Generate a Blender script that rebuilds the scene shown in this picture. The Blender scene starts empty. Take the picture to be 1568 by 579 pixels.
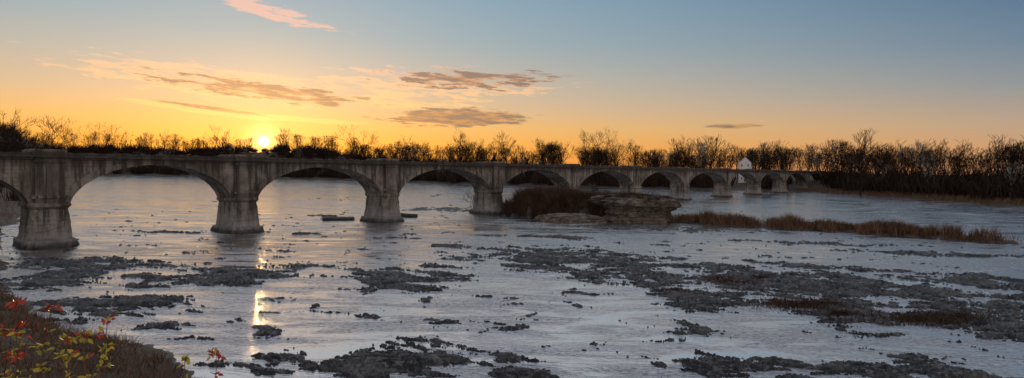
import bpy, math, random, time
import numpy as np
from mathutils import Vector, Matrix
rng = np.random.RandomState(7)
random.seed(7)
SC = bpy.context.scene
R = math.radians

# ------------------------------------------------------------------ utils
def lin(c):
    o = []
    for v in c:
        v /= 255.0
        o.append(v/12.92 if v <= .04045 else ((v+.055)/1.055)**2.4)
    return (o[0], o[1], o[2], 1.0)

def sstep(a, b, x):
    t = np.clip((x-a)/(b-a), 0, 1)
    return t*t*(3-2*t)

_perm = {}
def pnoise(x, y, seed=0):
    if seed not in _perm:
        r = np.random.RandomState(seed+100)
        p = r.permutation(256); _perm[seed] = (np.concatenate([p, p]), r.rand(256)*2*np.pi)
    p, ang = _perm[seed]
    xi = np.floor(x).astype(np.int64); yi = np.floor(y).astype(np.int64)
    xf = x-xi; yf = y-yi
    u = xf*xf*xf*(xf*(xf*6-15)+10); v = yf*yf*yf*(yf*(yf*6-15)+10)
    def g(ix, iy, dx, dy):
        h = p[(p[ix & 255] + (iy & 255)) & 255]
        a = ang[h]
        return np.cos(a)*dx+np.sin(a)*dy
    n00 = g(xi, yi, xf, yf); n10 = g(xi+1, yi, xf-1, yf)
    n01 = g(xi, yi+1, xf, yf-1); n11 = g(xi+1, yi+1, xf-1, yf-1)
    return (n00*(1-u)+n10*u)*(1-v)+(n01*(1-u)+n11*u)*v

def fbm(x, y, octv=5, seed=0, gain=.5):
    s = 0; a = 1.0; f = 1.0
    for i in range(octv):
        s = s + a*pnoise(x*f+17.3*i, y*f-9.1*i, seed+i); a *= gain; f *= 2.03
    return s

def mesh_np(name, V, F, mats=(), smooth=False, midx=None):
    me = bpy.data.meshes.new(name)
    if not isinstance(F, list): F = [F]
    V = np.asarray(V, dtype=np.float32)
    me.vertices.add(len(V)); me.vertices.foreach_set('co', V.ravel())
    loops = np.concatenate([np.asarray(f, dtype=np.int32).ravel() for f in F])
    tot = np.concatenate([np.full(len(f), np.asarray(f).shape[1], dtype=np.int32) for f in F])
    start = np.concatenate([[0], np.cumsum(tot)[:-1]]).astype(np.int32)
    me.loops.add(len(loops)); me.loops.foreach_set('vertex_index', loops)
    me.polygons.add(len(tot)); me.polygons.foreach_set('loop_start', start); me.polygons.foreach_set('loop_total', tot)
    if midx is not None: me.polygons.foreach_set('material_index', np.asarray(midx, dtype=np.int32))
    me.polygons.foreach_set('use_smooth', np.full(len(tot), smooth))
    me.update(calc_edges=True)
    me.validate()
    for m in mats: me.materials.append(m)
    return me

def add(name, me, parent=None, loc=(0, 0, 0)):
    o = bpy.data.objects.new(name, me); SC.collection.objects.link(o)
    o.location = loc
    if parent is not None: o.parent = parent
    return o

class MB:
    def __init__(s): s.v = []; s.f = []; s.m = []
    def quad(s, a, b, c, d, m=0):
        i = len(s.v); s.v += [a, b, c, d]; s.f.append((i, i+1, i+2, i+3)); s.m.append(m)
    def poly(s, pts, m=0):
        i = len(s.v); s.v += list(pts); s.f.append(tuple(range(i, i+len(pts)))); s.m.append(m)
    def box(s, x0, x1, y0, y1, z0, z1, m=0):
        P = [(x0, y0, z0), (x1, y0, z0), (x1, y1, z0), (x0, y1, z0), (x0, y0, z1), (x1, y0, z1), (x1, y1, z1), (x0, y1, z1)]
        i = len(s.v); s.v += P
        for f in [(0, 3, 2, 1), (4, 5, 6, 7), (0, 1, 5, 4), (1, 2, 6, 5), (2, 3, 7, 6), (3, 0, 4, 7)]:
            s.f.append(tuple(i+k for k in f)); s.m.append(m)
    def mesh(s, name, mats, xf=None, smooth=False):
        me = bpy.data.meshes.new(name)
        v = s.v if xf is None else [xf(p) for p in s.v]
        me.from_pydata(v, [], s.f)
        for m in mats: me.materials.append(m)
        me.polygons.foreach_set('material_index', s.m)
        me.polygons.foreach_set('use_smooth', [smooth]*len(s.f))
        me.update()
        return me

# ------------------------------------------------------------------ materials
class NT:
    def __init__(s, nt): s.nt = nt
    def n(s, typ, **k):
        nd = s.nt.nodes.new(typ)
        for a, b in k.items(): setattr(nd, a, b)
        return nd
    def link(s, a, b): s.nt.links.new(a, b)
    def set(s, sock, v):
        if hasattr(v, 'is_linked') or hasattr(v, 'links'): s.link(v, sock)
        else: sock.default_value = v
    def math(s, op, a, b=None, c=None, clamp=False):
        nd = s.n('ShaderNodeMath', operation=op); nd.use_clamp = clamp
        s.set(nd.inputs[0], a)
        if b is not None: s.set(nd.inputs[1], b)
        if c is not None: s.set(nd.inputs[2], c)
        return nd.outputs[0]
    def mapr(s, v, a, b, c=0., d=1., smooth=True):
        nd = s.n('ShaderNodeMapRange'); nd.interpolation_type = 'SMOOTHSTEP' if smooth else 'LINEAR'
        s.set(nd.inputs[0], v); nd.inputs[1].default_value = a; nd.inputs[2].default_value = b
        nd.inputs[3].default_value = c; nd.inputs[4].default_value = d
        return nd.outputs[0]
    def mix(s, f, a, b, bt='MIX'):
        nd = s.n('ShaderNodeMix', data_type='RGBA', blend_type=bt)
        s.set(nd.inputs[0], f); s.set(nd.inputs[6], a); s.set(nd.inputs[7], b)
        return nd.outputs[2]
    def noise(s, vec, scale, detail=4, rough=.55, sc=None, dist=0., rot=0.):
        if sc is not None:
            m = s.n('ShaderNodeMapping'); s.link(vec, m.inputs[0]); m.inputs[3].default_value = sc; m.inputs[2].default_value = (0, 0, rot); vec = m.outputs[0]
        nd = s.n('ShaderNodeTexNoise'); s.link(vec, nd.inputs['Vector'])
        nd.inputs['Scale'].default_value = scale; nd.inputs['Detail'].default_value = detail
        nd.inputs['Roughness'].default_value = rough; nd.inputs['Distortion'].default_value = dist
        return nd.outputs['Fac']
    def ramp(s, f, stops):
        nd = s.n('ShaderNodeValToRGB'); s.link(f, nd.inputs[0])
        el = nd.color_ramp.elements
        while len(el) > 1: el.remove(el[-1])
        el[0].position = stops[0][0]; el[0].color = stops[0][1]
        for p, c in stops[1:]:
            e = el.new(p); e.color = c
        return nd.outputs[0]
    def bump(s, h, strength, dist, normal=None):
        nd = s.n('ShaderNodeBump'); s.link(h, nd.inputs['Height'])
        s.set(nd.inputs['Strength'], strength); nd.inputs['Distance'].default_value = dist
        if normal is not None: s.link(normal, nd.inputs['Normal'])
        return nd.outputs[0]

def newmat(name):
    m = bpy.data.materials.new(name); m.use_nodes = True
    t = NT(m.node_tree); b = m.node_tree.nodes['Principled BSDF']
    tc = t.n('ShaderNodeNewGeometry').outputs['Position']
    return m, t, b, tc

def c4(r, g, b): return (r, g, b, 1)

def mat_concrete(name, base=(.27, .243, .21)):
    m, t, b, P = newmat(name)
    big = t.noise(P, .22, 4, .6)
    col = t.mix(t.mapr(big, .38, .62), c4(base[0]*.50, base[1]*.46, base[2]*.43), c4(base[0]*1.2, base[1]*1.17, base[2]*1.12))
    st = t.noise(P, 1.1, 5, .65, sc=(1, 1, .09))
    col = t.mix(t.mapr(st, .45, .60, 0, .88), col, c4(.055, .044, .035))
    st2 = t.noise(P, 2.3, 3, .6, sc=(1, 1, .05))
    col = t.mix(t.mapr(st2, .58, .72, 0, .5), col, c4(.42, .40, .36))
    pat = t.noise(P, .9, 6, .7)
    col = t.mix(t.mapr(pat, .55, .65, 0, .65), col, c4(.12, .088, .06))
    fine = t.noise(P, 9, 3, .7)
    col = t.mix(t.mapr(fine, .3, .7, .35, 0), col, c4(.05, .045, .04))
    sep = t.n('ShaderNodeSeparateXYZ'); t.link(P, sep.inputs[0]); z = sep.outputs[2]
    fr = t.math('FRACT', t.math('MULTIPLY', z, 1.9))
    line = t.math('MULTIPLY', t.mapr(fr, .0, .07, 1, 0), t.mapr(big, .4, .6))
    col = t.mix(t.math('MULTIPLY', line, .6), col, c4(.06, .05, .04))
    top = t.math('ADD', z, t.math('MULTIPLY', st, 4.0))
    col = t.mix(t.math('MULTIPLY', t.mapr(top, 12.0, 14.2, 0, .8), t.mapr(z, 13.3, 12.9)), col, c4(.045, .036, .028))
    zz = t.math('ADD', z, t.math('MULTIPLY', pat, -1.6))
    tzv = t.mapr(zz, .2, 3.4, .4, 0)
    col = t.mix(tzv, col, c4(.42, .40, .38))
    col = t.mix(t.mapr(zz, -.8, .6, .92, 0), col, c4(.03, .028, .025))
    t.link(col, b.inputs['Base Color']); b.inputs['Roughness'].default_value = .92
    b.inputs['Specular IOR Level'].default_value = .25
    h = t.math('ADD', t.math('MULTIPLY', pat, 1.0), t.math('MULTIPLY', fine, .35))
    h = t.math('SUBTRACT', h, t.math('MULTIPLY', line, .25))
    t.link(t.bump(h, .9, .18), b.inputs['Normal'])
    return m

def mat_simple(name, c1, c2, scale=1., rough=.9, lo=.35, hi=.65, spec=.2, bump=0.):
    m, t, b, P = newmat(name)
    n = t.noise(P, scale, 3, .6)
    t.link(t.mix(t.mapr(n, lo, hi), c4(*c1), c4(*c2)), b.inputs['Base Color'])
    b.inputs['Roughness'].default_value = rough; b.inputs['Specular IOR Level'].default_value = spec
    if bump: t.link(t.bump(n, .8, bump), b.inputs['Normal'])
    return m

def mat_diff(name, c1, c2, scale=1., lo=.35, hi=.65):
    m = bpy.data.materials.new(name); m.use_nodes = True
    nt = m.node_tree; nt.nodes.clear(); t = NT(nt)
    P = t.n('ShaderNodeNewGeometry').outputs['Position']
    d = t.n('ShaderNodeBsdfDiffuse'); t.link(t.mix(t.mapr(t.noise(P, scale, 1), lo, hi), c4(*c1), c4(*c2)), d.inputs[0])
    t.link(d.outputs[0], t.n('ShaderNodeOutputMaterial').inputs[0])
    return m

def mat_island(name, cols, rough=.85, spec=.15, trans=0.):
    m, t, b, P = newmat(name)
    g = t.n('ShaderNodeNewGeometry').outputs['Random Per Island']
    k = len(cols)
    st = [(i/(k-1), c4(*c)) for i, c in enumerate(cols)]
    col = t.ramp(g, st)
    n = t.noise(P, .6, 2)
    col = t.mix(t.mapr(n, .35, .65, .45, 0), col, c4(cols[0][0]*.4, cols[0][1]*.4, cols[0][2]*.4))
    t.link(col, b.inputs['Base Color'])
    b.inputs['Roughness'].default_value = rough; b.inputs['Specular IOR Level'].default_value = spec
    if trans:
        tr = t.n('ShaderNodeBsdfTranslucent'); t.link(col, tr.inputs[0])
        mx = t.n('ShaderNodeMixShader'); mx.inputs[0].default_value = trans
        t.link(b.outputs[0], mx.inputs[1]); t.link(tr.outputs[0], mx.inputs[2])
        t.link(mx.outputs[0], m.node_tree.nodes['Material Output'].inputs[0])
    return m

M_conc = mat_concrete('weathered_concrete')
M_bark = mat_diff('bark_dark', (.020, .015, .012), (.045, .031, .023), .7)
M_barkp = mat_diff('bark_pale', (.10, .08, .06), (.42, .38, .33), .35, lo=.42, hi=.6)
M_twig = mat_island('shrub_twigs', [(.05, .029, .019), (.085, .047, .03), (.13, .072, .043), (.07, .048, .027)])
M_brush = mat_island('brush_twigs', [(.030, .019, .013), (.048, .028, .02), (.07, .042, .027)])
M_dry = mat_island('dry_grass_blades', [(.10, .052, .03), (.17, .10, .055), (.28, .18, .10), (.13, .07, .045)])
M_ever = mat_island('evergreen_needles', [(.012, .022, .012), (.03, .045, .02), (.02, .03, .015)])
M_leaf = mat_island('leaves_yellow_green', [(.42, .38, .05), (.58, .50, .06), (.26, .32, .05), (.52, .42, .05)], .5, .4, .3)
M_red = mat_island('leaves_red', [(.45, .05, .03), (.60, .10, .05), (.34, .03, .03)], .5, .4, .25)
M_stem = mat_simple('stem_bark', (.10, .05, .035), (.18, .10, .06), 8)
M_white = mat_simple('white_paint', (.76, .75, .72), (.84, .83, .80), .6)
M_roof = mat_simple('roof_shingle', (.12, .13, .15), (.2, .21, .23), 1.)
M_mroof = mat_simple('metal_roof', (.35, .42, .5), (.5, .56, .62), .4, rough=.5)
M_glass = mat_simple('window_glass', (.03, .035, .04), (.05, .055, .06), 1., rough=.15, spec=.6)

def mat_ground():
    m, t, b, P = newmat('river_ground')
    at = t.n('ShaderNodeAttribute'); at.attribute_name = 'veg'; veg = at.outputs['Fac']
    sep = t.n('ShaderNodeSeparateXYZ'); t.link(P, sep.inputs[0]); z = sep.outputs[2]
    n1 = t.noise(P, .35, 4, .65); n2 = t.noise(P, 2.2, 6, .7); n3 = t.noise(P, 10, 2, .7)
    ns = t.noise(P, .8, 4, .65, sc=(.6, 2.6, 1), rot=.25)
    rock = t.mix(t.mapr(n1, .40, .60), c4(.028, .027, .027), c4(.115, .112, .11))
    rock = t.mix(t.mapr(ns, .5, .56, 0, .85), rock, c4(.018, .017, .017))
    rock = t.mix(t.mapr(n2, .5, .64, 0, .8), rock, c4(.23, .225, .22))
    rock = t.mix(t.mapr(n3, .3, .5, .7, 0), rock, c4(.016, .015, .014))
    rock = t.mix(t.mapr(n1, .56, .66, 0, .5), rock, c4(.07, .052, .028))
    wet = t.mapr(z, .0, .09, 1, 0)
    rock = t.mix(t.math('MULTIPLY', wet, .6), rock, c4(.012, .012, .012))
    g = t.mix(t.mapr(n2, .35, .65), c4(.045, .029, .018), c4(.14, .088, .048))
    g = t.mix(t.mapr(n1, .4, .65, 0, .6), g, c4(.05, .032, .022))
    g = t.mix(t.mapr(n3, .35, .6, .4, 0), g, c4(.015, .011, .008))
    vf = t.mapr(t.math('ADD', veg, t.math('MULTIPLY', t.math('SUBTRACT', n2, .5), .8)), .35, .65)
    col = t.mix(vf, rock, g)
    t.link(col, b.inputs['Base Color'])
    t.link(t.mix(t.math('MULTIPLY', wet, t.math('SUBTRACT', 1., vf, clamp=True)), c4(.65, .65, .65), c4(.26, .26, .26)), b.inputs['Roughness'])
    b.inputs['Specular IOR Level'].default_value = .4
    h = t.math('ADD', t.math('MULTIPLY', n2, .6), t.math('MULTIPLY', n3, .25))
    h = t.math('SUBTRACT', h, t.math('MULTIPLY', ns, .5))
    t.link(t.bump(h, 1., .25), b.inputs['Normal'])
    return m
M_ground = mat_ground()

def mat_rockface():
    m, t, b, P = newmat('limestone')
    n1 = t.noise(P, .5, 5, .65); n2 = t.noise(P, 1.5, 6, .7, sc=(.4, .4, 3)); n3 = t.noise(P, 6, 4, .7)
    c = t.mix(t.mapr(n1, .35, .65), c4(.09, .07, .052), c4(.27, .22, .165))
    c = t.mix(t.mapr(n2, .46, .58, 0, .85), c, c4(.045, .034, .025))
    c = t.mix(t.mapr(n3, .3, .5, .5, 0), c, c4(.04, .032, .028))
    t.link(c, b.inputs['Base Color']); b.inputs['Roughness'].default_value = .9
    t.link(t.bump(t.math('ADD', n2, t.math('MULTIPLY', n3, .4)), 1., .35), b.inputs['Normal'])
    return m
M_rock = mat_rockface()

def mat_water():
    m = bpy.data.materials.new('river_water'); m.use_nodes = True
    nt = m.node_tree; nt.nodes.clear(); t = NT(nt)
    P = t.n('ShaderNodeNewGeometry').outputs['Position']
    patch = t.noise(P, .04, 4, .6, sc=(.6, 1.6, 1), dist=.6, rot=.2)
    patch2 = t.noise(P, .22, 4, .65, sc=(.45, 1.7, 1), dist=1.0, rot=.25)
    act = t.math('MULTIPLY', t.mapr(patch, .38, .56, .4, 1.), t.mapr(patch2, .40, .54, .22, 1.))
    w1 = t.noise(P, .6, 3, .55, sc=(.8, 1.4, 1), rot=.2)
    w2 = t.noise(P, 3.0, 4, .7, sc=(.75, 1.5, 1), rot=.2)
    h = t.math('ADD', t.math('MULTIPLY', w1, .42), t.math('MULTIPLY', w2, .40))
    nrm = t.bump(h, act, .42)
    b = t.n('ShaderNodeBsdfPrincipled')
    b.inputs['Base Color'].default_value = (.94, .93, .94, 1); b.inputs['Metallic'].default_value = 1.
    b.inputs['Roughness'].default_value = .13; t.link(nrm, b.inputs['Normal'])
    df = t.n('ShaderNodeBsdfDiffuse')
    foam = t.math('MULTIPLY', t.mapr(patch2, .53, .64), t.mapr(w2, .49, .57))
    t.link(t.mix(foam, c4(.06, .055, .048), c4(.75, .75, .77)), df.inputs['Color'])
    lw = t.n('ShaderNodeLayerWeight'); lw.inputs['Blend'].default_value = .5
    f = t.mapr(lw.outputs['Facing'], .2, .8, .35, .97, smooth=False)
    f = t.math('SUBTRACT', f, t.math('MULTIPLY', foam, .6), clamp=True)
    f = t.math('SUBTRACT', f, t.math('MULTIPLY', t.mapr(w2, .51, .36, 0., .50), act), clamp=True)
    mx = t.n('ShaderNodeMixShader'); t.link(f, mx.inputs[0]); t.link(df.outputs[0], mx.inputs[1]); t.link(b.outputs[0], mx.inputs[2])
    out = t.n('ShaderNodeOutputMaterial'); t.link(mx.outputs[0], out.inputs[0])
    return m
M_water = mat_water()

# ------------------------------------------------------------------ terrain
RIVER = np.array([(-16.5, 31), (-23, 36.5), (-37, 45), (-47, 54), (-62, 70), (-91, 106), (-155, 200), (-228, 300), (-400, 540), (-490, 640),
                  (-430, 655), (-300, 620), (-150, 560), (-55, 470), (50, 400), (120, 385), (183, 352), (194, 223), (192, 150), (185, 60),
                  (170, -100), (150, -700), (60, -700), (70, -100), (62, 2), (32, 15), (0, 20), (-10, 25)], float)

def river_sd(x, y):
    d2 = np.full(x.shape, 1e18); ins = np.zeros(x.shape, bool)
    n = len(RIVER)
    for i in range(n):
        a = RIVER[i]; b = RIVER[(i+1) % n]
        ex, ey = b-a; wx = x-a[0]; wy = y-a[1]
        tt = np.clip((wx*ex+wy*ey)/(ex*ex+ey*ey), 0, 1)
        dx = wx-ex*tt; dy = wy-ey*tt
        d2 = np.minimum(d2, dx*dx+dy*dy)
        c = ((a[1] > y) != (b[1] > y))
        with np.errstate(divide='ignore', invalid='ignore'):
            xi = (b[0]-a[0])*(y-a[1])/((b[1]-a[1]) if b[1] != a[1] else 1e-9)+a[0]
        ins ^= (c & (x < xi))
    d = np.sqrt(d2)
    return np.where(ins, -d, d)

LEDGES = [(-49, 67, 12, 4.5, 0), (-31, 60, 8.5, 5.5, 5), (-25, 67.5, 3.8, 2.8, 0), (-11.5, 60, 6, 8, 10), (-31.5, 47, 7, 3.8, 0),
          (-44, 56, 5.5, 4, 0), (7, 76, 14, 11, -25), (14, 63, 7.5, 6, -40), (17, 52.5, 6, 5, -20), (31, 60, 13, 10, -20), (33, 48.5, 12, 5.2, -10),
          (42, 54, 10, 6, -15), (-8.2, 34.2, 8.0, 2.8, 0), (.6, 32.3, 2.8, 1.1, 0), (13.9, 34.5, 3.0, 1.6, 0), (22, 33.2, 8.0, 1.9, 0),
          (-59, 100, 9, 1.6, 0), (-65, 213, 16, 14, 0), (-19, 165, 17, 9, 0), (-47, 138, 4, 2, 0), (27, 117, 17, 5.5, -10), (-6, 86, 5, 2, 0),
          (50, 96, 13, 2.4, -12), (62, 84, 15, 2.4, -12), (-40, 128, 5, 1.5, 0), (5, 100, 10, 2.2, -10), (-30, 250, 14, 14, 0),
          (38, 72, 9, 2.6, -15), (52, 62, 10, 5, -15), (-95, 190, 12, 6, 0), (-36, 100, 4, 1.2, 0), (-20, 96, 5, 1.0, 0),
          (-24, 41, 3.5, 1.2, -20), (-46, 60, 4, 6, 0), (45, 45, 7, 4, 0), (38, 41, 6, 2, -10), (24, 70, 8, 4, -25)]

def ell(x, y, e, k=1.0):
    a = R(e[4]); c, s = math.cos(a), math.sin(a)
    dx = x-e[0]; dy = y-e[1]
    u = (dx*c+dy*s)/e[2]; v = (-dx*s+dy*c)/e[3]
    return 1-(u*u+v*v)

ISLAND = (17, 149, 19, 15, 20)
TAIL = [(36, 136), (45, 128), (56, 121), (66, 116), (75, 108), (83, 100)]

def terrain(x, y, full=False):
    sd = river_sd(x, y)
    n = fbm(x*.05, y*.05, 4, 3); nn = fbm(x*.35, y*.35, 4, 11)
    sdw = sd+n*3*sstep(0, 60, np.hypot(x, y))+nn*.8
    hill = np.clip(10-x/400*16, 5, 25)*(1+.30*fbm(x*.006, y*.006, 3, 5))
    hill = np.where(x > 120, 7.0, hill)
    hill = hill*(.30+.70*sstep(250, 480, np.where(x < 0, y, 500)))
    # wooded ridge added on the far bank to keep low sun off water
    bl = sstep(-420, -340, x)*sstep(-150, -240, x)*sstep(560, 640, y)
    hill = hill*(1-bl)+(28.6+1.5*n)*bl
    far = 1.4*sstep(0, 7, sdw)+(hill-1.4)*sstep(14, 60, sdw)
    near = np.where(sdw < 9, .30*sdw, 2.7+(sdw-9)*.58); near = np.where(sdw > 20, 9.08+(sdw-20)*.05, near); near = np.clip(near, 0, 13)
    wn = sstep(130, 80, y)*sstep(110, 90, np.abs(x+0)) 
    ban = far*(1-wn)+near*wn+nn*.25*sstep(0, 4, sdw)
    s = (x+63.8)*.648+(y-80)*.762; w = (x+63.8)*.762-(y-80)*.648
    emb = 12.4*sstep(14, 3, np.abs(w+2.7))*sstep(436, 452, s)
    emb2 = 12.4*sstep(16, 3, np.abs(w+2.7))*sstep(-58, -72, s)
    wx0 = x+2.*fbm(x*.12, y*.12, 3, 21); wy0 = y+2.*fbm(x*.12+5, y*.12, 3, 22)
    m = np.full(x.shape, -.6)
    for e in LEDGES: m = np.maximum(m, ell(wx0, wy0, e))
    wx = wx0*.97-wy0*.24; wy = wx0*.24+wy0*.97
    rr = sstep(170, 230, np.hypot(x, y))
    ln = fbm(wx*.18, wy*.38, 7, 31, .70)
    st = np.abs(fbm(wx*.12, wy*.85, 4, 35, .65))
    v = m*.50+ln*.88-.18-rr*.5+(.22-st)*.75
    h = -.5+.5*sstep(-.10, .01, v)+.09*sstep(0, .05, v)+.08*sstep(.16, .19, v)+.08*sstep(.34, .37, v)+.07*sstep(.52, .55, v)+.05*fbm(x*1.3, y*1.3, 4, 41, .6)*sstep(-.05, .1, v)
    cr = np.abs(fbm(wx*.22, wy*.6, 4, 51)); h = h-.28*(1-sstep(.0, .07, cr))*sstep(1.2, .5, v)
    cr2 = np.abs(fbm(wx*.6, wy*1.3, 3, 61)); h = h-.16*(1-sstep(.0, .08, cr2))
    im = ell(x+nn*2, y+nn*2, ISLAND)
    isl = 4.0*sstep(-.05, .55, im+nn*.25)+nn*.5*sstep(0, .3, im)
    td = np.full(x.shape, 1e9)
    for i in range(len(TAIL)-1):
        a = np.array(TAIL[i]); b = np.array(TAIL[i+1]); e = b-a
        tt = np.clip(((x-a[0])*e[0]+(y-a[1])*e[1])/(e@e), 0, 1)
        td = np.minimum(td, np.hypot(x-a[0]-e[0]*tt, y-a[1]-e[1]*tt))
    tail = 1.1*sstep(4.4, .8, td+nn*2.2)-.5
    inside = np.maximum(np.maximum(h, isl-.4), tail)
    z = np.where(sdw > 0, ban, np.maximum(inside, -.5))
    z = np.where(np.abs(sdw) < 2.5, np.maximum(z, -.15+.12*sdw), z)
    em = np.maximum(emb, emb2)
    z = np.where((em > .05) & (sd > -30), np.maximum(z, em-.3), z)
    if full:
        veg = np.where(sdw > .3, 1., 0.)
        veg = np.maximum(veg, sstep(.1, .4, im)); veg = np.maximum(veg, sstep(.0, .3, tail))
        return z, veg
    return z

def tz(x, y):
    return terrain(np.atleast_1d(np.asarray(x, float)), np.atleast_1d(np.asarray(y, float)))

def polar(angs, rad):
    A, Rr = np.meshgrid(np.radians(angs), rad)
    X = Rr*np.sin(A); Y = Rr*np.cos(A)
    nr, nc = X.shape
    idx = np.arange(nr*nc).reshape(nr, nc); nxt = np.roll(idx, -1, axis=1)
    F = np.stack([idx[:-1], nxt[:-1], nxt[1:], idx[1:]], -1).reshape(-1, 4)
    return X.ravel(), Y.ravel(), F
angs = np.concatenate([np.linspace(-180, -49, 50)[:-1], np.linspace(-49, 49, 1300), np.linspace(49, 180, 50)[1:]])[:-1]
rad = np.concatenate([np.linspace(.5, 25, 50)[:-1], 1/np.linspace(1/25, 1/500, 500), np.exp(np.linspace(np.log(500), np.log(9000), 70))[1:]])
X, Y, F = polar(angs, rad)
Z, VEG = terrain(X, Y, True)
me = mesh_np('ground', np.stack([X, Y, Z], 1), F, [M_ground], smooth=True)
at = me.attributes.new('veg', 'FLOAT', 'POINT'); at.data.foreach_set('value', VEG.astype(np.float32))
add('ground', me)
X, Y, F = polar(np.linspace(-180, 180, 181)[:-1], np.exp(np.linspace(np.log(.2), np.log(1500), 90)))
add('river_water', mesh_np('river_water', np.stack([X, Y, X*0], 1), F, [M_water], smooth=False))

# ------------------------------------------------------------------ bridge
PT = [-63, -42, -20.5, .5, 21, 44.7, 70.3, 97.2, 127, 158, 193, 226, 261, 297, 332]
PS = [t*1.3131 for t in PT]
def bx(p):
    s, w, z = p
    return (-63.8+.648*s+.762*w, 80+.762*s-.648*w, z)
W = -5.6; ZT = 12.3; SPR = 5.7; CR = 11.45; PH = 2.25
bridge = bpy.data.objects.new('concrete_arch_bridge', None); SC.collection.objects.link(bridge)
def arc(u): return SPR+(CR-SPR)*max(0., 1-abs(u)**2.05)**.60
sp = MB(); ring = MB(); pil = MB(); cop = MB()
nz = lambda s, k: float(fbm(np.array([s*.9]), np.array([k*7.3]), 4, 71)[0])
for i in range(len(PS)-1):
    a = PS[i]+PH; c = PS[i+1]-PH; N = 56
    us = [-math.cos(math.pi*k/N) for k in range(N+1)]
    ss = [(a+c)/2+u*(c-a)/2 for u in us]; zs = [arc(u) for u in us]
    for k in range(N):
        s0, s1, z0, z1 = ss[k], ss[k+1], zs[k], zs[k+1]
        sp.quad((s0, 0, z0), (s1, 0, z1), (s1, 0, ZT), (s0, 0, ZT))
        sp.quad((s1, W, z1), (s0, W, z0), (s0, W, ZT), (s1, W, ZT))
        sp.quad((s0, W, z0), (s1, W, z1), (s1, 0, z1), (s0, 0, z0))
    pts = []
    for k in range(N+1):
        k0 = max(k-1, 0); k1 = min(k+1, N)
        tx = ss[k1]-ss[k0]; tzv = zs[k1]-zs[k0]; L = math.hypot(tx, tzv)
        th = .62+.55*abs(us[k])**2
        ox = ss[k]-tzv/L*th; oz = zs[k]+tx/L*th
        ox = min(max(ox, a), c); oz = min(oz, ZT-.02)
        pts.append((ss[k], zs[k], ox, oz))
    for f, b2 in ((.13, 0.), (W-.13, W)):
        for k in range(N):
            p, q = pts[k], pts[k+1]
            ring.quad((p[0], f, p[1]), (q[0], f, q[1]), (q[2], f, q[3]), (p[2], f, p[3]))
            ring.quad((p[2], f, p[3]), (q[2], f, q[3]), (q[2], b2, q[3]), (p[2], b2, p[3]))
            ring.quad((p[0], b2, p[1]-.003), (q[0], b2, q[1]-.003), (q[0], f, q[1]-.003), (p[0], f, p[1]-.003))
for i, s in enumerate(PS):
    sp.box(s-PH, s+PH, W, 0, SPR-.1, ZT)
    for f0, f1 in ((-.02, .42), (W-.42, W+.02)):
        pil.box(s-1.6, s+1.6, f0, f1, SPR+.35, ZT-.02)
        pil.box(s-1.78, s+1.78, f0, f1+(.1 if f0 > -1 else 0), ZT-.75, ZT-.35)
        pil.box(s-2.05, s+2.05, f0-(.0 if f0 > -1 else .16), f1+(.16 if f0 > -1 else 0), SPR+1.0, SPR+1.35)
    pil.box(s-1.85, s+1.85, W-.62, .62, ZT+.003, 13.28)
    pil.box(s-1.6, s+1.6, W-.5, .5, 13.28, 13.42)
sp.box(PS[-1]+PH, PS[-1]+60, W, 0, -1, ZT); sp.box(PS[0]-60, PS[0]-PH, W, 0, -1, ZT)
s0 = PS[0]-60; s1 = PS[-1]+60; N = int((s1-s0)/.7)
for (f, zlo, zhi, amp, kk) in ((.20, ZT-.28, ZT, .02, 1), (.46, ZT+.002, ZT+.30, .10, 2), (.12, ZT+.304, 13.0, .26, 3)):
    for k in range(N):
        a = s0+k*.7; c = a+.7
        fa = f+nz(a, kk)*amp; fc = f+nz(c, kk)*amp
        za = zhi+(nz(a, kk+5)*amp-.04 if kk == 3 else 0); zc = zhi+(nz(c, kk+5)*amp-.04 if kk == 3 else 0)
        la = zlo; lc = zlo
        for sg, base in ((1, 0), (-1, W)):
            A0 = base+sg*fa; C0 = base+sg*fc; inn = base-sg*.32
            cop.quad((a, A0, la), (c, C0, lc), (c, C0, zc), (a, A0, za))
            cop.quad((a, inn, la), (c, inn, lc), (c, C0, lc), (a, A0, la))
            cop.quad((a, A0, za), (c, C0, zc), (c, inn, zc), (a, inn, za))
            cop.quad((a, inn, la), (c, inn, lc), (c, inn, zc), (a, inn, za))
cop.quad((s0, W, ZT+.31), (s1, W, ZT+.31), (s1, 0, ZT+.31), (s0, 0, ZT+.31))
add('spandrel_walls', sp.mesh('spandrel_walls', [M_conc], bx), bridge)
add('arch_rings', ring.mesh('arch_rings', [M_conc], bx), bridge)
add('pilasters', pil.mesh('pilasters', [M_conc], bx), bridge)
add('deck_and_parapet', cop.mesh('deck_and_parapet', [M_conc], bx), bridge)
NV = 48
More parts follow.
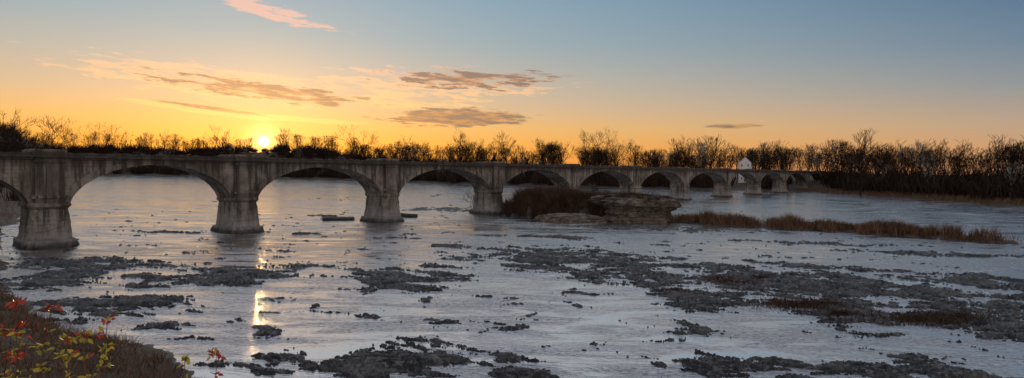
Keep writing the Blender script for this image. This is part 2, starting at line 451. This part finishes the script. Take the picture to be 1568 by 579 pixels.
for i, s in enumerate(PS):
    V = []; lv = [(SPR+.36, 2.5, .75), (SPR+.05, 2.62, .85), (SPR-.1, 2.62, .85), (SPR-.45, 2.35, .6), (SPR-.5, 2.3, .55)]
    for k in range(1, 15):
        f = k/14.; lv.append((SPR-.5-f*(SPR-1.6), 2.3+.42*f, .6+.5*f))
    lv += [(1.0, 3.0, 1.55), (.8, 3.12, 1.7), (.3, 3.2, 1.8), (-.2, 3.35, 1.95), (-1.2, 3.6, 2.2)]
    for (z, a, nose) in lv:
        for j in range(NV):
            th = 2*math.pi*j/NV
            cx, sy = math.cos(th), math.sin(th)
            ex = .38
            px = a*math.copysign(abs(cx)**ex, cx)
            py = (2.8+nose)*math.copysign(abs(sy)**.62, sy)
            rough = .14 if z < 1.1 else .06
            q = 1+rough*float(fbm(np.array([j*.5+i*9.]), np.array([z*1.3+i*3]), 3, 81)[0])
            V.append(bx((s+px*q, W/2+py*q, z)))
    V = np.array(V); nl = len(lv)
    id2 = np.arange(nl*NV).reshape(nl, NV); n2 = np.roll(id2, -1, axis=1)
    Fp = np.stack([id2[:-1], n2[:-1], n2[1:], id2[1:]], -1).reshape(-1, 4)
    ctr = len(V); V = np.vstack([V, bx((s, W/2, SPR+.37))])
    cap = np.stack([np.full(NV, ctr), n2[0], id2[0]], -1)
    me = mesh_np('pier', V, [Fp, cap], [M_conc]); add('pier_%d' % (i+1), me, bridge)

# ------------------------------------------------------------------ trees
def segs_mesh(name, S, mats, sides=3, extra=None):
    S = np.array(S, float); P0 = S[:, :3]; P1 = S[:, 3:6]; r0 = S[:, 6]; r1 = S[:, 7]
    d = P1-P0; L = np.linalg.norm(d, axis=1, keepdims=True); d = d/np.maximum(L, 1e-6)
    up = np.where(np.abs(d[:, 2:3]) > .9, np.array([[1., 0, 0]]), np.array([[0, 0, 1.]]))
    u = np.cross(d, up); u /= np.linalg.norm(u, axis=1, keepdims=True); v = np.cross(d, u)
    rings = []
    for P, r in ((P0, r0), (P1, r1)):
        for k in range(sides):
            a = 2*math.pi*k/sides
            rings.append(P+(u*math.cos(a)+v*math.sin(a))*r[:, None])
    V = np.stack(rings, 1).reshape(-1, 3)
    base = np.arange(len(S))[:, None]*(2*sides)
    Fs = []
    for k in range(sides):
        k2 = (k+1) % sides
        Fs.append(np.concatenate([base+k, base+k2, base+sides+k2, base+sides+k], 1))
    return mesh_np(name, V, np.concatenate(Fs), mats)

def tree_segs(seed, H, maxlv=6, spread=1.0, minr=.035, r0=None, dens=1.0):
    r = random.Random(seed); S = []
    def side(d, ang):
        ax = d.cross(Vector((r.uniform(-1, 1), r.uniform(-1, 1), r.uniform(-1, 1)))).normalized()
        return (Matrix.Rotation(R(ang), 3, ax) @ d).normalized()
    def grow(p, d, L, rad, lv):
        n = 4 if lv < 1 else 2
        q = p
        for k in range(n):
            d = (d+Vector((r.uniform(-1, 1), r.uniform(-1, 1), r.uniform(-.2, 1.0)))*(.07 if lv == 0 else .17)).normalized()
            q2 = q+d*(L/n); ra = rad*(1-.35*k/n); rb = rad*(1-.35*(k+1)/n)
            S.append((*q, *q2, max(ra, minr), max(rb, minr)))
            if 1 <= lv < maxlv and r.random() < .6*dens:
                grow(q2, side(d, r.uniform(35, 60)*spread), L*r.uniform(.4, .62), rb*.45, min(lv+2, maxlv))
            q = q2
        if lv < maxlv:
            nb = (2 if r.random() > .35*dens else 3) if lv else r.choice([3, 4])
            for _ in range(nb):
                grow(q, side(d, r.uniform(10, 34)*spread), L*r.uniform(.66, .9), rad*.62*r.uniform(.75, 1), lv+1)
    grow(Vector((0, 0, -.5)), Vector((0, 0, 1)), H*.30, r0 or H*.016, 0)
    S = np.array(S); top = max(S[:, 5].max(), 1)
    S[:, :6] *= H/top
    return S

def twigs(name, base, H, spread, width, mat, seed=0, loc=None, parent=None):
    r = np.random.RandomState(seed); n = len(base)
    a = r.rand(n)*2*np.pi; t = r.rand(n)**.7*spread
    d = np.stack([np.cos(a)*t, np.sin(a)*t, np.ones(n)], 1)
    mid = base+d*H[:, None]*.5
    tip = mid+(d*np.array([1.5, 1.5, .9])+r.normal(0, .12, (n, 3)))*H[:, None]*.5
    b2 = r.rand(n)*2*np.pi; wv = np.stack([np.cos(b2), np.sin(b2), r.normal(0, .2, n)], 1)*(width*(.6+.8*r.rand(n)))[:, None]
    V = np.stack([base-wv*.5, base+wv*.5, mid+wv*.4, mid-wv*.4, tip], 1).reshape(-1, 3)
    k = np.arange(n)[:, None]*5
    me = mesh_np(name, V, [np.concatenate([k, k+1, k+2, k+3], 1), np.concatenate([k+3, k+2, k+4], 1)], [mat])
    return me

def shrub_base(pts, per, rad, r):
    P = np.repeat(pts, per, axis=0)
    P[:, :2] += r.normal(0, rad, (len(P), 2))
    return P

forest = bpy.data.objects.new('distant_trees', None); SC.collection.objects.link(forest)
variants = []; nseg = []
for k in range(6):
    S = tree_segs(50+k, 1.0*22, 5, spread=(.85 + .06*k), minr=.046, dens=.65); nseg.append(len(S))
    variants.append(segs_mesh('bare_tree_variant', S, [M_barkp if k == 5 else M_bark]))
def inst(pname, me, pts, sizes, parent):
    n = len(pts)
    a = rng.rand(n)*2*np.pi
    h = sizes*.5
    V = []
    for k in range(4):
        b = a+k*np.pi/2
        V.append(pts+np.stack([np.cos(b), np.sin(b), np.zeros(n)], 1)*(h*math.sqrt(2))[:, None])
    V = np.stack(V, 1).reshape(-1, 3)
    m = mesh_np(pname, V, np.arange(n*4).reshape(n, 4))
    o = add(pname, m, parent)
    o.instance_type = 'FACES'; o.use_instance_faces_scale = True; o.instance_faces_scale = 1.0
    o.show_instancer_for_render = False; o.show_instancer_for_viewport = False
    c = add(pname+'_tree', me, o)
    return o

HOUSE1 = (163, 412); HOUSE2 = (50, 505)
def sample(n, x0, x1, y0, y1, dmin, dmax):
    x = rng.uniform(x0, x1, n); y = rng.uniform(y0, y1, n)
    sd = river_sd(x, y)
    ok = (sd > dmin) & (sd < dmax) & (y > 100) | ((sd > dmin) & (sd < dmax) & (x < -110))
    q = x/np.maximum(y, 1)
    s = (x+63.8)*.648+(y-80)*.762; w = (x+63.8)*.762-(y-80)*.648
    ok &= ~((np.abs(w+2.7) < 9) & (s < 470))
    ok &= np.abs(q) < 1.25
    for (hx, hy), cw in ((HOUSE1, .022), (HOUSE2, .018)):
        hq = hx/hy
        ok &= ~((np.abs(q-hq) < cw) & (y < hy+8) & (y > hy-90))
    return x[ok], y[ok]
xs = []; ys = []
for (n, x0, x1, y0, y1, a, c) in ((4200, -560, 130, 380, 780, 12, 70), (1700, 100, 330, 110, 520, 13, 60), (700, -420, -90, 70, 640, 14, 50), (260, 170, 330, 420, 600, 30, 200), (90, 20, 80, 440, 520, 30, 90)):
    x, y = sample(n, x0, x1, y0, y1, a, c); xs.append(x); ys.append(y)
x = np.concatenate(xs); y = np.concatenate(ys)
z = terrain(x, y)
sizes = rng.uniform(.6, 1.10, len(x))
sizes = np.where(x > 120, sizes*1.10, sizes*1.0)
sizes = np.where(y > 380, sizes*(1.10+.5*fbm(x*.02, y*.02, 2, 97)), sizes)
q = x/y
sizes = np.where((q > -.56) & (q < -.32) & (y > 560), sizes*.78, sizes)
# trees shrunk to saplings along the sun's bearing, so its disc shows
sizes = np.where((np.abs(q+.422) < .020) & (y > 300), sizes*.28, sizes)
sizes = np.where((x < -90) & (y < 300), sizes*.8, sizes)
which = rng.choice(6, len(x), p=[.19, .19, .19, .18, .17, .08])
for k in range(6):
    s = which == k
    inst('tree_patch_%d' % (k+1), variants[k], np.stack([x[s], y[s], z[s]], 1), sizes[s], forest)
NTREE = len(x)
r = np.random.RandomState(5)
bs = shrub_base(np.zeros((1, 3)), 90, 1.2, r)
brushm = twigs('brush_variant', bs, r.uniform(2., 6., 90), .7, .26, M_brush, 3)
xs = []; ys = []
for (n, x0, x1, y0, y1, a, c) in ((4000, -560, 130, 380, 780, 4, 85), (1900, 100, 330, 110, 520, 8, 50), (900, -420, -70, 60, 640, 5, 35)):
    xx, yy = sample(n, x0, x1, y0, y1, a, c); xs.append(xx); ys.append(yy)
xx = np.concatenate(xs); yy = np.concatenate(ys)
und = bpy.data.objects.new('riverbank_brush', None); SC.collection.objects.link(und)
gap = (np.abs(xx/yy+.422) < .022) & (yy > 300)  # brush lowered along the same bearing to keep the sun visible
inst('brush_patch', brushm, np.stack([xx, yy, terrain(xx, yy)], 1), rng.uniform(.6, 1.4, len(xx))*(1+.7*(xx > 120)+.5*((xx < 120) & (yy > 380)))*np.where(gap, .5, 1), und)

def hz(px): return 250+.01276*px
for k, (px, py, D) in enumerate([(18, 165, 262), (76, 176, 300), (160, 184, 660), (345, 190, 660), (440, 195, 655), (545, 188, 600), (716, 196, 520), (776, 200, 495), (903, 197, 440), (946, 194, 436), (1170, 212, 430), (1318, 208, 300), (1440, 210, 270)]):
    X0 = (px-784)/900*D; top = 11.4+(hz(px)-py)/900*D
    g = float(tz(X0, D)[0]); H = top-g
    S = tree_segs(200+k, H, 6, 1.12, .046, dens=.75)
    o = add('bare_tree', segs_mesh('bare_tree', S, [M_bark], 3), None, (X0, D, g))

def evergreen(X0, Y0, H, seed):
    g = float(tz(X0, Y0)[0]); r = np.random.RandomState(seed)
    e = bpy.data.objects.new('evergreen_tree', None); SC.collection.objects.link(e); e.location = (X0, Y0, g)
    add('trunk', segs_mesh('trunk', [(0, 0, -.5, 0, 0, H, .35, .05)], [M_bark], 6), e)
    n = 2600; f = r.rand(n)**.8; zz = H*(.08+.92*f); rr = (1-f)*H*.24+.2
    a = r.rand(n)*2*np.pi; rad_ = rr*np.sqrt(r.rand(n))
    B = np.stack([np.cos(a)*rad_, np.sin(a)*rad_, zz-.3*rad_], 1)
    add('foliage', twigs('foliage', B, r.uniform(.6, 1.6, n), 1.6, .35, M_ever, seed), e)
evergreen(24, 470, 17, 1); evergreen(-16, 520, 14, 2); evergreen(12, 480, 12, 3)

# ------------------------------------------------------------------ island rock + shrubs
def outcrop(cx, cy, ax, ay, prof, seed, name):
    NA = 160; V = []; prof2 = []
    for i in range(len(prof)-1):
        (z0, r0_), (z1, r1_) = prof[i], prof[i+1]
        for k in range(6): prof2.append((z0+(z1-z0)*k/6, r0_+(r1_-r0_)*k/6))
    prof2.append(prof[-1])
    for li, (z, rr) in enumerate(prof2):
        th = np.linspace(0, 2*np.pi, NA, endpoint=False)
        n = fbm(np.cos(th)*1.6+seed, np.sin(th)*1.6+z*.22, 5, seed, .6)*.36
        n += (pnoise(np.full(NA, z*2.3+seed), np.cos(th)*.8, 5)*.13)
        R2 = rr*(1+n)
        tilt = .10*(np.cos(th)*ax*rr)*min(1, max(0, z)/3)*-.6
        V.append(np.stack([cx+np.cos(th)*ax*R2, cy+np.sin(th)*ay*R2, np.full(NA, z)+tilt*.6+.3*pnoise(np.cos(th)*3, np.sin(th)*3+z, 6)], 1))
    nl = len(prof2); V = np.concatenate(V)
    i2 = np.arange(nl*NA).reshape(nl, NA); n2 = np.roll(i2, -1, axis=1)
    F = np.stack([i2[:-1], n2[:-1], n2[1:], i2[1:]], -1).reshape(-1, 4)
    return add(name, mesh_np(name, V, F, [M_rock]))
outcrop(28.3, 136, 9.0, 6.2, [(-.6, 1.02), (.5, .98), (1.2, .80), (2.4, .78), (3.3, .92), (4.1, 1.06), (5.0, 1.02), (5.5, .88), (5.8, .6), (5.9, .05)], 3, 'limestone_outcrop')
outcrop(13, 131, 6.5, 4, [(-.6, 1.1), (.5, 1.), (1.0, .95), (1.4, .85), (1.7, .5), (1.75, .02)], 9, 'limestone_outcrop')

r = np.random.RandomState(11)
P = []; H = []
for (cx, cy, rx, ry, zt, n, h0, h1) in [(9, 143, 8, 9, None, 300, 2.4, 4.8), (2, 150, 8, 8, None, 240, 2.4, 4.8), (18, 148, 9, 8, None, 180, 1.8, 4.0), (28, 150, 9, 6, None, 60, 1.2, 2.4), (16, 136, 5, 3, None, 60, 1.0, 2.6)]:
    a = r.rand(n)*2*np.pi; t = np.sqrt(r.rand(n))
    x = cx+np.cos(a)*t*rx; y = cy+np.sin(a)*t*ry; z = terrain(x, y)
    for i in range(n):
        if z[i] > .3: P.append((x[i], y[i], z[i]-.1)); H.append(r.uniform(h0, h1))
P = np.array(P); H = np.array(H); per = 60
B = shrub_base(P, per, .5, r)
add('island_shrub_thicket', twigs('island_shrub_thicket', B, np.repeat(H, per)*r.uniform(.35, 1., len(B)), .75, .09, M_twig, 4))
n = 110; a = r.rand(n)*2*np.pi; t = np.sqrt(r.rand(n))
ox = np.cos(a)*t*8.2
P = np.stack([28.3+ox, 136+np.sin(a)*t*5.6, 5.5-.5*t**2-.036*ox*.9], 1)
B = shrub_base(P, 50, .35, r)
add('outcrop_scrub', twigs('outcrop_scrub', B, r.uniform(.4, 1.3, len(B)), 1.1, .08, M_twig, 6))
for k, (X0, Y0, Hh) in enumerate([(-11, 158, 6.5), (21, 152, 5.5), (-8, 160, 5)]):
    add('small_bare_tree', segs_mesh('small_bare_tree', tree_segs(400+k, Hh, 4, 1.2, .03, .10), [M_bark]), None, (X0, Y0, float(tz(X0, Y0)[0])-.1))

n = 20000
seg = r.randint(0, len(TAIL)-1, n); t = r.rand(n); T = np.array(TAIL, float)
c = T[seg]*(1-t[:, None])+T[seg+1]*t[:, None]; c += r.normal(0, 1.4, (n, 2))
keep = fbm(c[:, 0]*.15, c[:, 1]*.15, 3, 91) > -.22; c = c[keep]
z = terrain(c[:, 0], c[:, 1]); k = z > .02; c = c[k]; z = z[k]
hh = (.8+1.5*r.rand(len(c)))*(1+.9*fbm(c[:, 0]*.2, c[:, 1]*.2, 2, 92))
add('reed_bed', twigs('reed_bed', np.column_stack([c, z-.05]), hh, .45, .08, M_dry, 8))
P = []
for (cx, cy, rx, ry, n) in [(22.8, 61, 2.8, 3, 1000), (25, 50.3, 4., 1.9, 2200), (26.5, 46.6, 1.6, 1., 700), (33, 45.6, 4.4, 1.7, 2400), (27, 63, 1.5, 1.2, 300), (15, 55.5, 1.5, .7, 300)]:
    g = r.normal(0, .45, (n, 2)); P.append(np.stack([cx+g[:, 0]*rx, cy+g[:, 1]*ry], 1))
P = np.concatenate(P); z = np.maximum(terrain(P[:, 0], P[:, 1]), 0)
add('ledge_brush', twigs('ledge_brush', np.column_stack([P, z-.03]), r.uniform(.12, .5, len(P)), 1.2, .045, M_twig, 9))
n = 26000; x = r.uniform(178, 215, n); y = r.uniform(120, 370, n)
sd = river_sd(x, y); k = (sd > 0) & (sd < 12); x = x[k]; y = y[k]
add('bank_reeds', twigs('bank_reeds', np.column_stack([x, y, terrain(x, y)-.05]), r.uniform(.8, 2., len(x)), .4, .18, M_dry, 10))
n = 120000; x = r.uniform(-60, -3, n); y = r.uniform(4, 70, n); sd = river_sd(x, y)
k = (sd > .1) & (sd < 16) & (x/y > -1.1) & (x/y < -.3) & (fbm(x*.3, y*.3, 3, 95) > -.35)
x = x[k]; y = y[k]
add('bank_grass', twigs('bank_grass', np.column_stack([x, y, terrain(x, y)-.03]), r.uniform(.25, .8, len(x)), .9, .03, M_dry, 12))
n = 9000; x = r.uniform(-170, -60, n); y = r.uniform(70, 180, n); sd = river_sd(x, y)
k = (sd > .5) & (sd < 14); x = x[k]; y = y[k]
add('bank_grass', twigs('bank_grass', np.column_stack([x, y, terrain(x, y)-.03]), r.uniform(.5, 1.6, len(x)), .8, .09, M_dry, 13))

def slab(cx, cy, L, Wd, Hh, rot, tilt):
    bm = MB(); N = 10
    for k in range(N):
        a = -L/2+L*k/N; c = a+L/N
        j = [random.uniform(-.05, .05) for _ in range(2)]
        bm.box(a, c+.001, -Wd/2+j[0], Wd/2+j[1], -.3, Hh+j[0])
    o = add('fallen_concrete_slab', bm.mesh('fallen_concrete_slab', [M_conc]), None, (cx, cy, .1)); o.rotation_euler = (R(tilt), R(2), R(rot))
slab(-37.5, 127, 6.6, 2.2, .55, 18, 6); slab(-24.5, 139, 4, 2, .6, -8, -5)
slab(-42, 135, 3.2, 1.2, .3, 30, 3)

# ------------------------------------------------------------------ buildings
def house(name, X0, Y0, w, d, h, rh, rot, roofmat, storeys):
    g = float(tz(X0, Y0)[0])
    e = bpy.data.objects.new(name, None); SC.collection.objects.link(e); e.location = (X0, Y0, g); e.rotation_euler = (0, 0, R(rot))
    b = MB(); b.box(-w/2, w/2, -d/2, d/2, -1, h)
    b.poly([(-w/2, -d/2, h), (w/2, -d/2, h), (0, -d/2, h+rh)]); b.poly([(w/2, d/2, h), (-w/2, d/2, h), (0, d/2, h+rh)])
    add('walls', b.mesh('walls', [M_white]), e)
    b = MB(); o = .4
    for sg in (-1, 1):
        x1 = sg*(w/2+o); z1 = h-rh*o/(w/2)
        b.quad((0, -d/2-o, h+rh+.12), (x1, -d/2-o, z1+.12), (x1, d/2+o, z1+.12), (0, d/2+o, h+rh+.12))
        b.quad((0, -d/2-o, h+rh-.06), (x1, -d/2-o, z1-.06), (x1, d/2+o, z1-.06), (0, d/2+o, h+rh-.06))
        b.quad((0, -d/2-o, h+rh-.06), (x1, -d/2-o, z1-.06), (x1, -d/2-o, z1+.12), (0, -d/2-o, h+rh+.12))
    add('roof', b.mesh('roof', [roofmat]), e)
    b = MB(); n = max(2, int(w/3))
    for s in range(storeys):
        for k in range(n):
            xx = -w/2+w*(k+.5)/n; zz = h*(s+.5)/storeys
            b.box(xx-.4, xx+.4, -d/2-.06, -d/2+.05, zz-.7, zz+.7)
    add('windows', b.mesh('windows', [M_glass]), e)
    b = MB(); b.box(-.5, .5, -d/2-.09, -d/2+.05, -.2, 2.1); add('door', b.mesh('door', [M_roof]), e)
house('white_house', *HOUSE1, 8, 9, 13.5, 3.8, -22, M_roof, 3)
house('white_farm_building', *HOUSE2, 18, 10, 6, 3.2, 14, M_mroof, 1)

# ------------------------------------------------------------------ foreground leafy shrub
def leafy(name, root, tips, seed):
    r = random.Random(seed); S = []; L = []
    for (tx, ty, tzz, red) in tips:
        p0 = Vector(root)+Vector((r.uniform(-.2, .2), r.uniform(-.2, .2), 0)); p3 = Vector((tx, ty, tzz))
        pm = (p0+p3)/2+Vector((r.uniform(-.15, .15), r.uniform(-.2, .2), r.uniform(.0, .3)))
        prev = p0; K = 18
        for k in range(1, K+1):
            f = k/K; p = p0*(1-f)**2+pm*2*f*(1-f)+p3*f*f
            p += Vector((r.uniform(-1, 1), r.uniform(-1, 1), r.uniform(-1, 1)))*.012
            S.append((*prev, *p, .011*(1-f*.75), .011*(1-(f+.06)*.75)))
            if f > .3:
                for _ in range(3):
                    dv = Vector((r.uniform(-1, 1), r.uniform(-1, 1), r.uniform(-.1, 1))).normalized()
                    q = p+dv*r.uniform(.04, .15)*(1.25-f*.6)
                    S.append((*p, *q, .004, .002))
                    for g in range(r.choice([1, 2, 3])):
                        lp = p+(q-p)*r.uniform(.3, 1.05)
                        L.append((lp, r.uniform(.025, .044), 1 if (f > .93 and r.random() < red) or r.random() < .015 else 0))
            prev = p
        for g in range(9):
            L.append((p3+Vector((r.uniform(-1, 1), r.uniform(-1, 1), r.uniform(-.6, 1)))*.045, r.uniform(.024, .04), 1 if r.random() < red else 0))
    e = bpy.data.objects.new(name, None); SC.collection.objects.link(e)
    add('stems', segs_mesh('stems', S, [M_stem], 5), e)
    V = []; Fq = []; mi = []
    for (p, s, m) in L:
        a = Vector((r.uniform(-1, 1), r.uniform(-1, 1), r.uniform(-.9, .6))).normalized()
        bb = a.cross(Vector((r.uniform(-1, 1), r.uniform(-1, 1), r.uniform(-1, 1)))).normalized(); nn = a.cross(bb)
        i = len(V)
        V += [p, p+a*s*.5+bb*s*.42+nn*s*.12, p+a*s*1.1+bb*s*.34+nn*s*.08, p+a*s*1.7-nn*s*.1, p+a*s*1.1-bb*s*.34+nn*s*.08, p+a*s*.5-bb*s*.42+nn*s*.12, p+a*s*.8]
        for k in range(6):
            Fq.append((i+6, i+k, i+(k+1) % 6)); mi.append(m)
    me = bpy.data.meshes.new('leaves'); me.from_pydata([tuple(v) for v in V], [], Fq)
    me.materials.append(M_leaf); me.materials.append(M_red); me.polygons.foreach_set('material_index', mi)
    add('leaves', me, e)
def G(x, y): return (x, y, float(tz(x, y)[0])-.05)
leafy('leafy_shrub', G(-4.2, 5.0), [(-4.24, 5, 10.18, .9), (-4.02, 5.1, 10.12, .9), (-4.13, 4.9, 9.96, .4), (-4.33, 5, 9.95, .5), (-3.95, 5.2, 9.82, .1), (-4.2, 5.2, 9.75, .1)], 1)
leafy('leafy_shrub', G(-3.7, 5.1), [(-3.46, 5, 10.08, .8), (-3.66, 5, 9.90, .1), (-3.8, 5, 9.74, .1), (-3.55, 5.1, 9.78, .1)], 2)
leafy('leafy_shrub', G(-2.8, 5.1), [(-2.80, 5, 9.73, .1), (-2.52, 5, 9.78, .7)], 3)

# ------------------------------------------------------------------ sun and sky
SAZ, SEL = -22.9, 2.25
Sv = Vector((math.sin(R(SAZ))*math.cos(R(SEL)), math.cos(R(SAZ))*math.cos(R(SEL)), math.sin(R(SEL))))
sl = bpy.data.lights.new('sun', 'SUN'); sl.energy = 2.0; sl.angle = R(.55); sl.color = (1, .60, .28)
so = bpy.data.objects.new('sun', sl); SC.collection.objects.link(so)
so.rotation_euler = Sv.to_track_quat('Z', 'Y').to_euler(); so.location = Sv*500

w = bpy.data.worlds.new('World'); SC.world = w; w.use_nodes = True
nt = w.node_tree; nt.nodes.clear(); t = NT(nt)
D = t.n('ShaderNodeTexCoord').outputs['Generated']
sep = t.n('ShaderNodeSeparateXYZ'); t.link(D, sep.inputs[0])
az = t.math('MULTIPLY', t.math('ARCTAN2', sep.outputs[0], sep.outputs[1]), 57.2958)
el = t.math('MULTIPLY', t.math('ARCSINE', sep.outputs[2]), 57.2958)
e01 = t.math('DIVIDE', el, 60., clamp=True)
def rampdeg(st): return t.ramp(e01, [(a/60., lin(c)) for a, c in st])
sunr = rampdeg([(0, (242, 146, 48)), (2, (242, 162, 62)), (4, (232, 176, 100)), (6, (212, 178, 140)), (9, (182, 176, 164)), (12, (153, 170, 176)), (16, (134, 163, 180)), (22, (186, 190, 198)), (40, (198, 200, 208)), (60, (140, 155, 180))])
awr = rampdeg([(0, (186, 134, 100)), (2, (200, 152, 112)), (4, (178, 154, 134)), (7, (134, 141, 148)), (10, (102, 125, 147)), (16, (62, 96, 133)), (22, (126, 142, 158)), (40, (150, 158, 172)), (60, (120, 135, 160))])
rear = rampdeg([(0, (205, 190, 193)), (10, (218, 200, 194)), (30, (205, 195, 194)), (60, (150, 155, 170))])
dz = t.math('SUBTRACT', az, SAZ)
cosd = t.math('COSINE', t.math('MULTIPLY', dz, .0174533))
fa = t.mapr(cosd, 1.0, .42, 0, 1, smooth=False)
col = t.mix(fa, sunr, awr)
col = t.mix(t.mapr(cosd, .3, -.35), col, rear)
vec = t.n('ShaderNodeCombineXYZ'); t.link(t.math('MULTIPLY', az, .16), vec.inputs[0]); t.link(t.math('MULTIPLY', t.math('ADD', el, t.math('MULTIPLY', az, .05)), 1.1), vec.inputs[1])
nz1 = t.noise(vec.outputs[0], 1.9, 5, .68)
nzc = t.math('SUBTRACT', nz1, .5)
kk = {}
def cloud(a0, e0, ra, re, sl_, k=1.6, cut=.0, soft=.8):
    da = t.math('SUBTRACT', az, a0); de = t.math('SUBTRACT', t.math('SUBTRACT', el, e0), t.math('MULTIPLY', da, sl_))
    u = t.math('DIVIDE', da, ra); v = t.math('DIVIDE', de, re)
    m = t.math('SUBTRACT', 1., t.math('MULTIPLY_ADD', u, u, t.math('MULTIPLY', v, v)))
    if k not in kk: kk[k] = t.math('MULTIPLY', nzc, k*4)
    return t.mapr(t.math('ADD', m, kk[k]), cut, cut+soft)
def comb(lst):
    o = lst[0]
    for c in lst[1:]: o = t.math('MAXIMUM', o, c)
    return o
bright = comb([cloud(-26.0, 7.1, 11.5, 1.4, -.075), cloud(-7, 8.1, 12, 1.5, .02), cloud(-27.8, 4.75, 7.5, .32, -.10, .6), cloud(-22, 13.5, 5.2, .8, -.18, 1.6),
               cloud(-20, 4.35, 8, .28, -.03, .6), cloud(-14, 6.3, 11, .8, -.02, 1.6, .1)])
darkm = comb([cloud(-5.3, 4.95, 7.4, .95, .02, .9, .0, .5), cloud(-4.0, 8.6, 9, 1.0, .02, 1.6, .05, .9), cloud(-23, 6.8, 10, .9, -.08, 1.6, .05, .9), cloud(20.5, 4.2, 2.8, .28, 0, .6, .1), cloud(-27, 4.95, 5, .22, -.1, .6, .1)])
ccol = t.mix(t.mapr(el, 3, 12), lin((255, 200, 115)), lin((232, 184, 166)))
col = t.mix(t.math('MULTIPLY', bright, .8), col, ccol)
dcol = t.mix(t.mapr(nz1, .42, .58), lin((184, 126, 84)), lin((108, 92, 92)))
col = t.mix(t.math('MULTIPLY', darkm, .88), col, dcol)
dt = t.n('ShaderNodeVectorMath', operation='DOT_PRODUCT'); t.link(D, dt.inputs[0]); dt.inputs[1].default_value = tuple(Sv)
dv = t.math('MAXIMUM', dt.outputs['Value'], 0.)
g0 = t.math('MULTIPLY', t.math('POWER', dv, 30.), .06)
g1 = t.math('MULTIPLY', t.math('POWER', dv, 250.), .16); g2 = t.math('MULTIPLY', t.math('POWER', dv, 4500.), 1.2)
disc = t.math('MULTIPLY', t.math('GREATER_THAN', dv, math.cos(R(.42))), 8.)
def scale(c, f):
    nd = t.n('ShaderNodeVectorMath', operation='SCALE'); nd.inputs[0].default_value = c; t.link(f, nd.inputs[3]); return nd.outputs[0]
def vadd(a, b):
    nd = t.n('ShaderNodeVectorMath', operation='ADD'); t.link(a, nd.inputs[0]); t.link(b, nd.inputs[1]); return nd.outputs[0]
tot = vadd(vadd(vadd(vadd(col, scale((1., .55, .25), g0)), scale((1., .6, .2), g1)), scale((1., .7, .25), g2)), scale((1., .85, .5), disc))
sky = t.n('ShaderNodeTexSky', sky_type='NISHITA'); sky.sun_disc = False; sky.sun_elevation = R(SEL); sky.sun_rotation = R(SAZ)
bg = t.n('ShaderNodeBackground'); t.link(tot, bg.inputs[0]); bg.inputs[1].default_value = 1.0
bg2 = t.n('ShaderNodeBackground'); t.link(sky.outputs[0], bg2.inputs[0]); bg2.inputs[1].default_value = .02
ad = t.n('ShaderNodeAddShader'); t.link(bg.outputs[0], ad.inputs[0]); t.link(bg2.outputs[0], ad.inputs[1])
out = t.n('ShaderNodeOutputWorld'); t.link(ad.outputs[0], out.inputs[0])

# ------------------------------------------------------------------ camera
cam = bpy.data.cameras.new('camera'); cam.lens = 20.66; cam.sensor_width = 36; cam.clip_end = 20000; cam.clip_start = .1
co = bpy.data.objects.new('camera', cam); SC.collection.objects.link(co)
M = Matrix.Rotation(R(90-1.88), 4, 'X') @ Matrix.Rotation(R(.73), 4, 'Z')
M.translation = Vector((0, 0, 11.4)); co.matrix_world = M
SC.camera = co
SC.view_settings.view_transform = 'Standard'; SC.view_settings.look = 'None'; SC.view_settings.exposure = 0
print('TREES', NTREE, 'BRUSH', len(xx), 'SEG', nseg)
